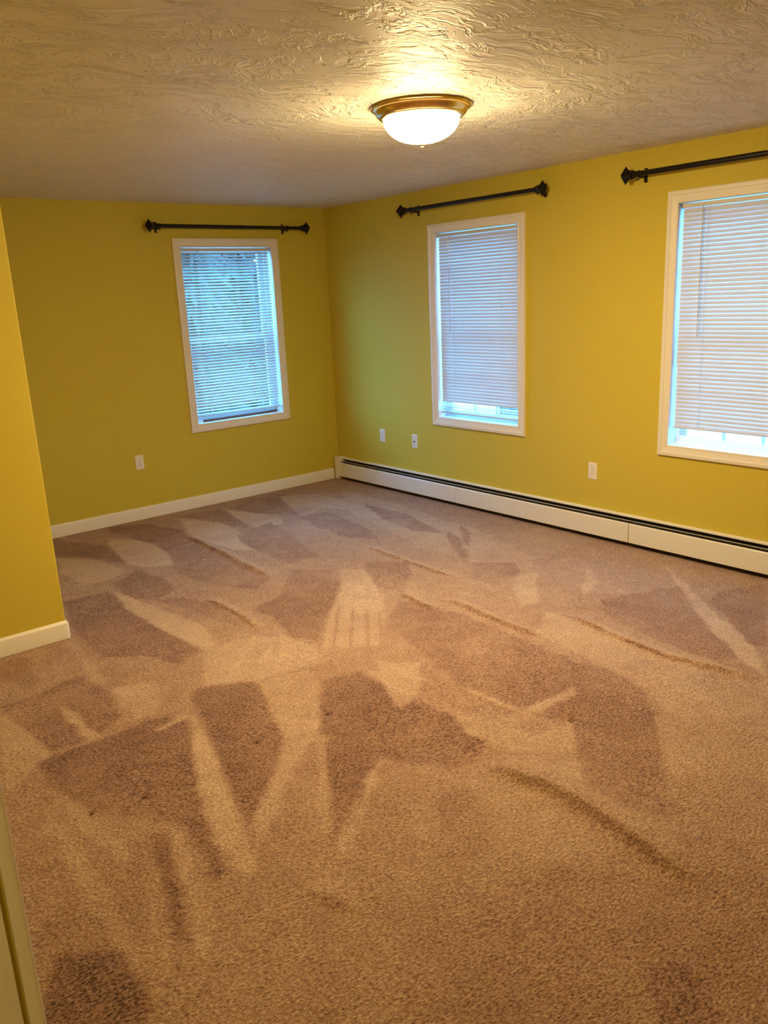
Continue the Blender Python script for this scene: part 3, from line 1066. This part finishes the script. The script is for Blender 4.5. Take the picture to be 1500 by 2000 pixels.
def outlet(label, loc, rot):
    t = thing('wall_outlet', label, 'outlet', loc, rot, 'duplex wall outlets')
    obj('plate', PLATE_ME, t)
    for s in (1, -1):
        bm = bmesh.new()
        disc(bm, (0, -0.0050, s * 0.0195), 0.0172, 0.0022, 24, 0.0140)
        rc = obj('receptacle', mesh_of(bm, 'receptacle', PLATE, smooth=40), t)
        bm = bmesh.new()
        zc = s * 0.0195 + 0.003
        box(bm, (-0.0085, -0.0076, zc - 0.0045), (-0.0060, -0.0070, zc + 0.0045))
        box(bm, (0.0060, -0.0076, zc - 0.0036), (0.0085, -0.0070, zc + 0.0036))
        disc(bm, (0, -0.0070, zc - 0.0095), 0.0027, 0.0006, 10)
        obj('slot', mesh_of(bm, 'slot', SLOT), rc)
    bm = bmesh.new()
    disc(bm, (0, -0.0054, 0), 0.0030, 0.0009, 12)
    obj('screw', mesh_of(bm, 'screw', STEEL), t)
    return t


outlet('white duplex outlet low on the far wall left of its window', (-1.9715, 0, 0.465), 0)
outlet('bluish lit white duplex outlet nearest the room corner', (0, -0.687, 0.473), RIGHT)
outlet('cream lit duplex outlet between the two windows of the long wall', (0, -2.9345, 0.4575), RIGHT)
t = thing('cable_plate', 'white cable jack plate with one dark hole under the middle window', 'wall plate', (0, -1.1165, 0.4665), RIGHT)
obj('plate', PLATE_ME, t)
bm = bmesh.new()
tube(bm, (0, -0.005, 0), (0, -0.014, 0), 0.0058, n=12)
obj('jack', mesh_of(bm, 'jack', SLOT, smooth=40), t)
for s in (1, -1):
    bm = bmesh.new()
    disc(bm, (0, -0.0054, s * 0.042), 0.0030, 0.0009, 12)
    obj('screw', mesh_of(bm, 'screw', STEEL), t)

# ------------------------------------------------------------------ baseboard heater (local frame of the right wall)
ht = thing('baseboard_heater', 'long white baseboard heater under the two windows', 'heater', (0, 0, 0), RIGHT)
HX0, HX1 = 0.030, 6.1
JOINTS = [0.112, 1.6605, 3.273, 4.885, HX1]
D = 0.066
bm = bmesh.new()
extrude_profile(bm, [(0.0, 0.012), (-0.0015, 0.012), (-0.0015, 0.2035), (-0.017, 0.2005), (-0.022, 0.1985), (-0.022, 0.1925), (-0.0235, 0.1925), (-0.0235, 0.2000), (-0.018, 0.2030), (-0.0015, 0.2060), (0.0, 0.2060)], HX0 + 0.01, HX1, 'X')
obj('back_panel', mesh_of(bm, 'back_panel', ENAMEL, smooth=30), ht)
for k in range(4):
    a, b = JOINTS[k] + (0.0012 if k else 0), JOINTS[k + 1] - (0.0012 if k != 1 else 0.0028)
    bm = bmesh.new()
    extrude_profile(bm, [(-D + 0.0015, 0.036), (-D, 0.0335), (-D, 0.157), (-D + 0.003, 0.1615), (-D + 0.010, 0.1630), (-D + 0.010, 0.1615), (-D + 0.0045, 0.1600), (-D + 0.0018, 0.1565)], a, b, 'X')
    obj('front_panel', mesh_of(bm, 'front_panel', ENAMEL, smooth=30), ht)
    bm = bmesh.new()
    extrude_profile(bm, [(-0.0335, 0.1490), (-0.0472, 0.1765), (-0.0482, 0.1760), (-0.0345, 0.1485)], a, b, 'X')
    dp = obj('damper', mesh_of(bm, 'damper', DAMPER, smooth=30), ht)
    bm = bmesh.new()
    extrude_profile(bm, [(-0.0470, 0.1768), (-0.0478, 0.1792), (-0.0498, 0.1796), (-0.0508, 0.1780), (-0.0500, 0.1764), (-0.0482, 0.1760)], a, b, 'X')
    obj('rolled_edge', mesh_of(bm, 'rolled_edge', ENAMEL, smooth=60), dp)
bm = bmesh.new()
for x in np.arange(0.2, HX1 - 0.1, 0.8):
    box(bm, (x, -0.060, 0.02), (x + 0.004, -0.002, 0.158))
obj('hanger', mesh_of(bm, 'hanger', INSIDE_SHADE), ht)
bm = bmesh.new()
tube(bm, (0.1, -0.034, 0.085), (HX1, -0.034, 0.085), 0.011, n=10)
obj('pipe', mesh_of(bm, 'pipe', INSIDE_SHADE, smooth=40), ht)
bm = bmesh.new()
for x in np.arange(0.25, HX1 - 0.1, 0.012):
    box(bm, (x, -0.058, 0.055), (x + 0.0012, -0.008, 0.118))
fe = obj('fins', mesh_of(bm, 'fins', ALU), ht)
fe['kind'] = 'stuff'
# inner liner, near black to stand for the shade inside the heater
bobj('liner', (0.1, -0.0035, 0.002), (HX1, -0.0018, 0.19), INSIDE_SHADE, ht)
# splice plate over the first joint
bm = bmesh.new()
extrude_profile(bm, [(-0.0005, 0.2065), (-0.018, 0.2038), (-0.0245, 0.2005), (-0.0245, 0.1945), (-0.0236, 0.1945), (-0.0236, 0.2000), (-0.018, 0.2031), (-0.0005, 0.2061)], 1.615, 1.70, 'X')
obj('splice_plate', mesh_of(bm, 'splice_plate', ENAMEL, smooth=30), ht)
# rounded end cap by the corner
bm = bmesh.new()
prof = [(0.0, 0.006), (0.0, 0.212)] + [(-0.058 - 0.012 * math.sin(t2) + 0.0, 0.200 + 0.012 * math.cos(t2)) for t2 in np.linspace(0, math.pi / 2, 6)] + [(-0.070, 0.006)]
extrude_profile(bm, prof, HX0, HX0 + 0.058, 'X')
ec = obj('end_cap', mesh_of(bm, 'end_cap', ENAMEL, smooth=30), ht)
bm = bmesh.new()
extrude_profile(bm, [(-0.050, 0.036), (-0.0705, 0.036), (-0.0705, 0.163), (-0.050, 0.163)], HX0 + 0.058, HX0 + 0.086, 'X')
extrude_profile(bm, [(0.0, 0.195), (-0.0245, 0.195), (-0.0245, 0.2035), (-0.018, 0.2065), (0.0, 0.2105)], HX0 + 0.058, HX0 + 0.10, 'X')
obj('end_cap_lip', mesh_of(bm, 'end_cap_lip', ENAMEL, smooth=30), ht)


# ------------------------------------------------------------------ ceiling lights
def dome_light(label, loc, glass, s=1.0, group=None):
    t = thing('ceiling_light', label, 'ceiling light', loc, 0, group)
    bm = bmesh.new()
    lathe(bm, [(0.212 * s, 0.0), (0.214 * s, -0.004), (0.212 * s, -0.009), (0.206 * s, -0.011), (0.203 * s, -0.013), (0.203 * s, -0.017), (0.199 * s, -0.019),
               (0.196 * s, -0.023), (0.190 * s, -0.033), (0.182 * s, -0.041), (0.179 * s, -0.042), (0.176 * s, -0.046), (0.168 * s, -0.048), (0.164 * s, -0.046), (0.164 * s, -0.03), (0.10 * s, -0.02), (0.0, -0.02)][::-1], n=72)
    obj('brass_ring', mesh_of(bm, 'brass_ring', BRASS, smooth=30), t)
    bm = bmesh.new()
    P = [(0.1625 * s, -0.040)]
    for k in range(13):
        a2 = math.pi / 2 * k / 12
        P.append((0.1625 * s * math.cos(a2) ** 0.9 if k < 12 else 0.012, -0.046 - 0.098 * s * math.sin(a2)))
    P.append((0.010, -0.046 - 0.101 * s))
    P.append((0.0, -0.046 - 0.101 * s))
    lathe(bm, P, n=40)
    obj('glass_bowl', mesh_of(bm, 'glass_bowl', glass, smooth=60), t)
    bm = bmesh.new()
    z = -0.046 - 0.101 * s
    lathe(bm, [(0.0, z - 0.018), (0.004, z - 0.017), (0.0065, z - 0.013), (0.004, z - 0.009), (0.006, z - 0.007), (0.011, z - 0.003), (0.011, z + 0.001), (0.0, z + 0.002)], n=16)
    obj('finial', mesh_of(bm, 'finial', BRASS, smooth=40), t)
    return t


dome_light('lit flush mount ceiling light with brass ring and glass bowl', (-1.975, -3.47, H), LAMPGLASS)
if HALL_FILL_STRENGTH > 0:  # added lamp out of view, there to light the door frame
    dome_light('unseen small ceiling light added in the hallway to brighten the door frame', (-4.95, -6.48, H), HALL_FILL_GLASS, 0.7)

# ------------------------------------------------------------------ outdoors
tag(bobj('ground', (-40, -45, -0.75), (60, 60, -0.65), GROUND), 'pale yard ground outside the windows', 'ground', kind='structure')


def tree(label, x, y, h, r, seed):
    R = random.Random(seed)
    t = thing('bare_tree', label, 'tree', (x, y, -0.65), 0, 'bare trees in the yard')
    bm = bmesh.new()
    p = Vector((0, 0, -0.05))
    segs = [p.copy()]
    for k in range(5):
        p = p + Vector((R.uniform(-.12, .12), R.uniform(-.12, .12), h / 5))
        segs.append(p.copy())
    for k in range(5):
        tube(bm, segs[k], segs[k + 1], r * (1 - k * .16), r * (1 - (k + 1) * .16), n=9, caps=(k in (0, 4)))
    obj('trunk', mesh_of(bm, 'trunk', BARK, smooth=50), t)
    for k in range(9):
        bm = bmesh.new()
        f = R.uniform(.22, .95)
        i = min(int(f * 5), 4)
        a0 = segs[i].lerp(segs[i + 1], f * 5 - i)
        ang = R.uniform(0, 6.28)
        ln = h * R.uniform(.2, .38)
        rr = r * (1 - f * .7) * .55
        q = a0
        d = Vector((math.cos(ang), math.sin(ang), R.uniform(.3, .9))).normalized()
        for s in range(4):
            d = (d + Vector((R.uniform(-.3, .3), R.uniform(-.3, .3), R.uniform(-.05, .3)))).normalized()
            q2 = q + d * ln / 4
            tube(bm, q, q2, rr * (1 - s * .22), rr * (1 - (s + 1) * .22), n=6, caps=False)
            if s:
                e = (d + Vector((R.uniform(-1, 1), R.uniform(-1, 1), R.uniform(0, .6)))).normalized()
                tube(bm, q2, q2 + e * ln * .3, rr * .4, rr * .1, n=5, caps=False)
            q = q2
        obj('branch', mesh_of(bm, 'branch', BARK, smooth=50), t)
    return t


for k, (x, y, h, r) in enumerate(((6.0, 3.2, 7.5, .26), (8.4, 5.9, 8.0, .3), (8.6, 0.6, 8.0, .3), (11.5, 3.0, 8.5, .3))):
    tree('bare dark tree dimly seen between the blind slats of the long wall', x, y, h, r, 20 + k)


def conifer(x, y, h, r, seed):
    R = random.Random(seed)
    t = thing('evergreen_tree', 'dark evergreen tree dimly seen through the far wall blind', 'tree', (x, y, -0.65), 0, 'evergreen trees behind the far wall')
    bm = bmesh.new()
    tube(bm, (0, 0, -0.05), (0, 0, h * .8), .16, .04, n=9)
    obj('trunk', mesh_of(bm, 'trunk', BARK, smooth=50), t)
    tiers = 13
    for k in range(tiers):
        f = k / tiers
        bm = bmesh.new()
        z = .25 + f * (h - .5)
        rr = r * (1 - f) ** .42
        n = 34
        top = bm.verts.new((0, 0, min(z + h / tiers * 1.7, h)))
        ring = []
        for q in range(n):
            a2 = 2 * math.pi * q / n
            rad = rr * ((1.0 if q % 2 else .55) + R.uniform(-.16, .16))
            ring.append(bm.verts.new((rad * math.cos(a2), rad * math.sin(a2), z - (.25 if q % 2 else 0.05) * rr + R.uniform(-.08, .08))))
        c = bm.verts.new((0, 0, z + .15))
        for q in range(n):
            bm.faces.new((top, ring[q], ring[(q + 1) % n]))
            bm.faces.new((c, ring[(q + 1) % n], ring[q]))
        obj('bough', mesh_of(bm, 'bough', NEEDLE), t)


for k, (x, y, h, r) in enumerate(((0.95, 4.5, 4.0, 0.85), (2.75, 4.7, 4.3, 0.85), (4.6, 5.2, 4.6, 0.9), (-0.95, 4.7, 4.2, 0.9), (1.0, 7.0, 4.9, 0.95), (3.05, 7.0, 5.2, 0.95), (5.2, 7.6, 5.4, 1.0), (-1.2, 7.2, 5.0, 0.95))):
    conifer(x, y, h, r, 50 + k)
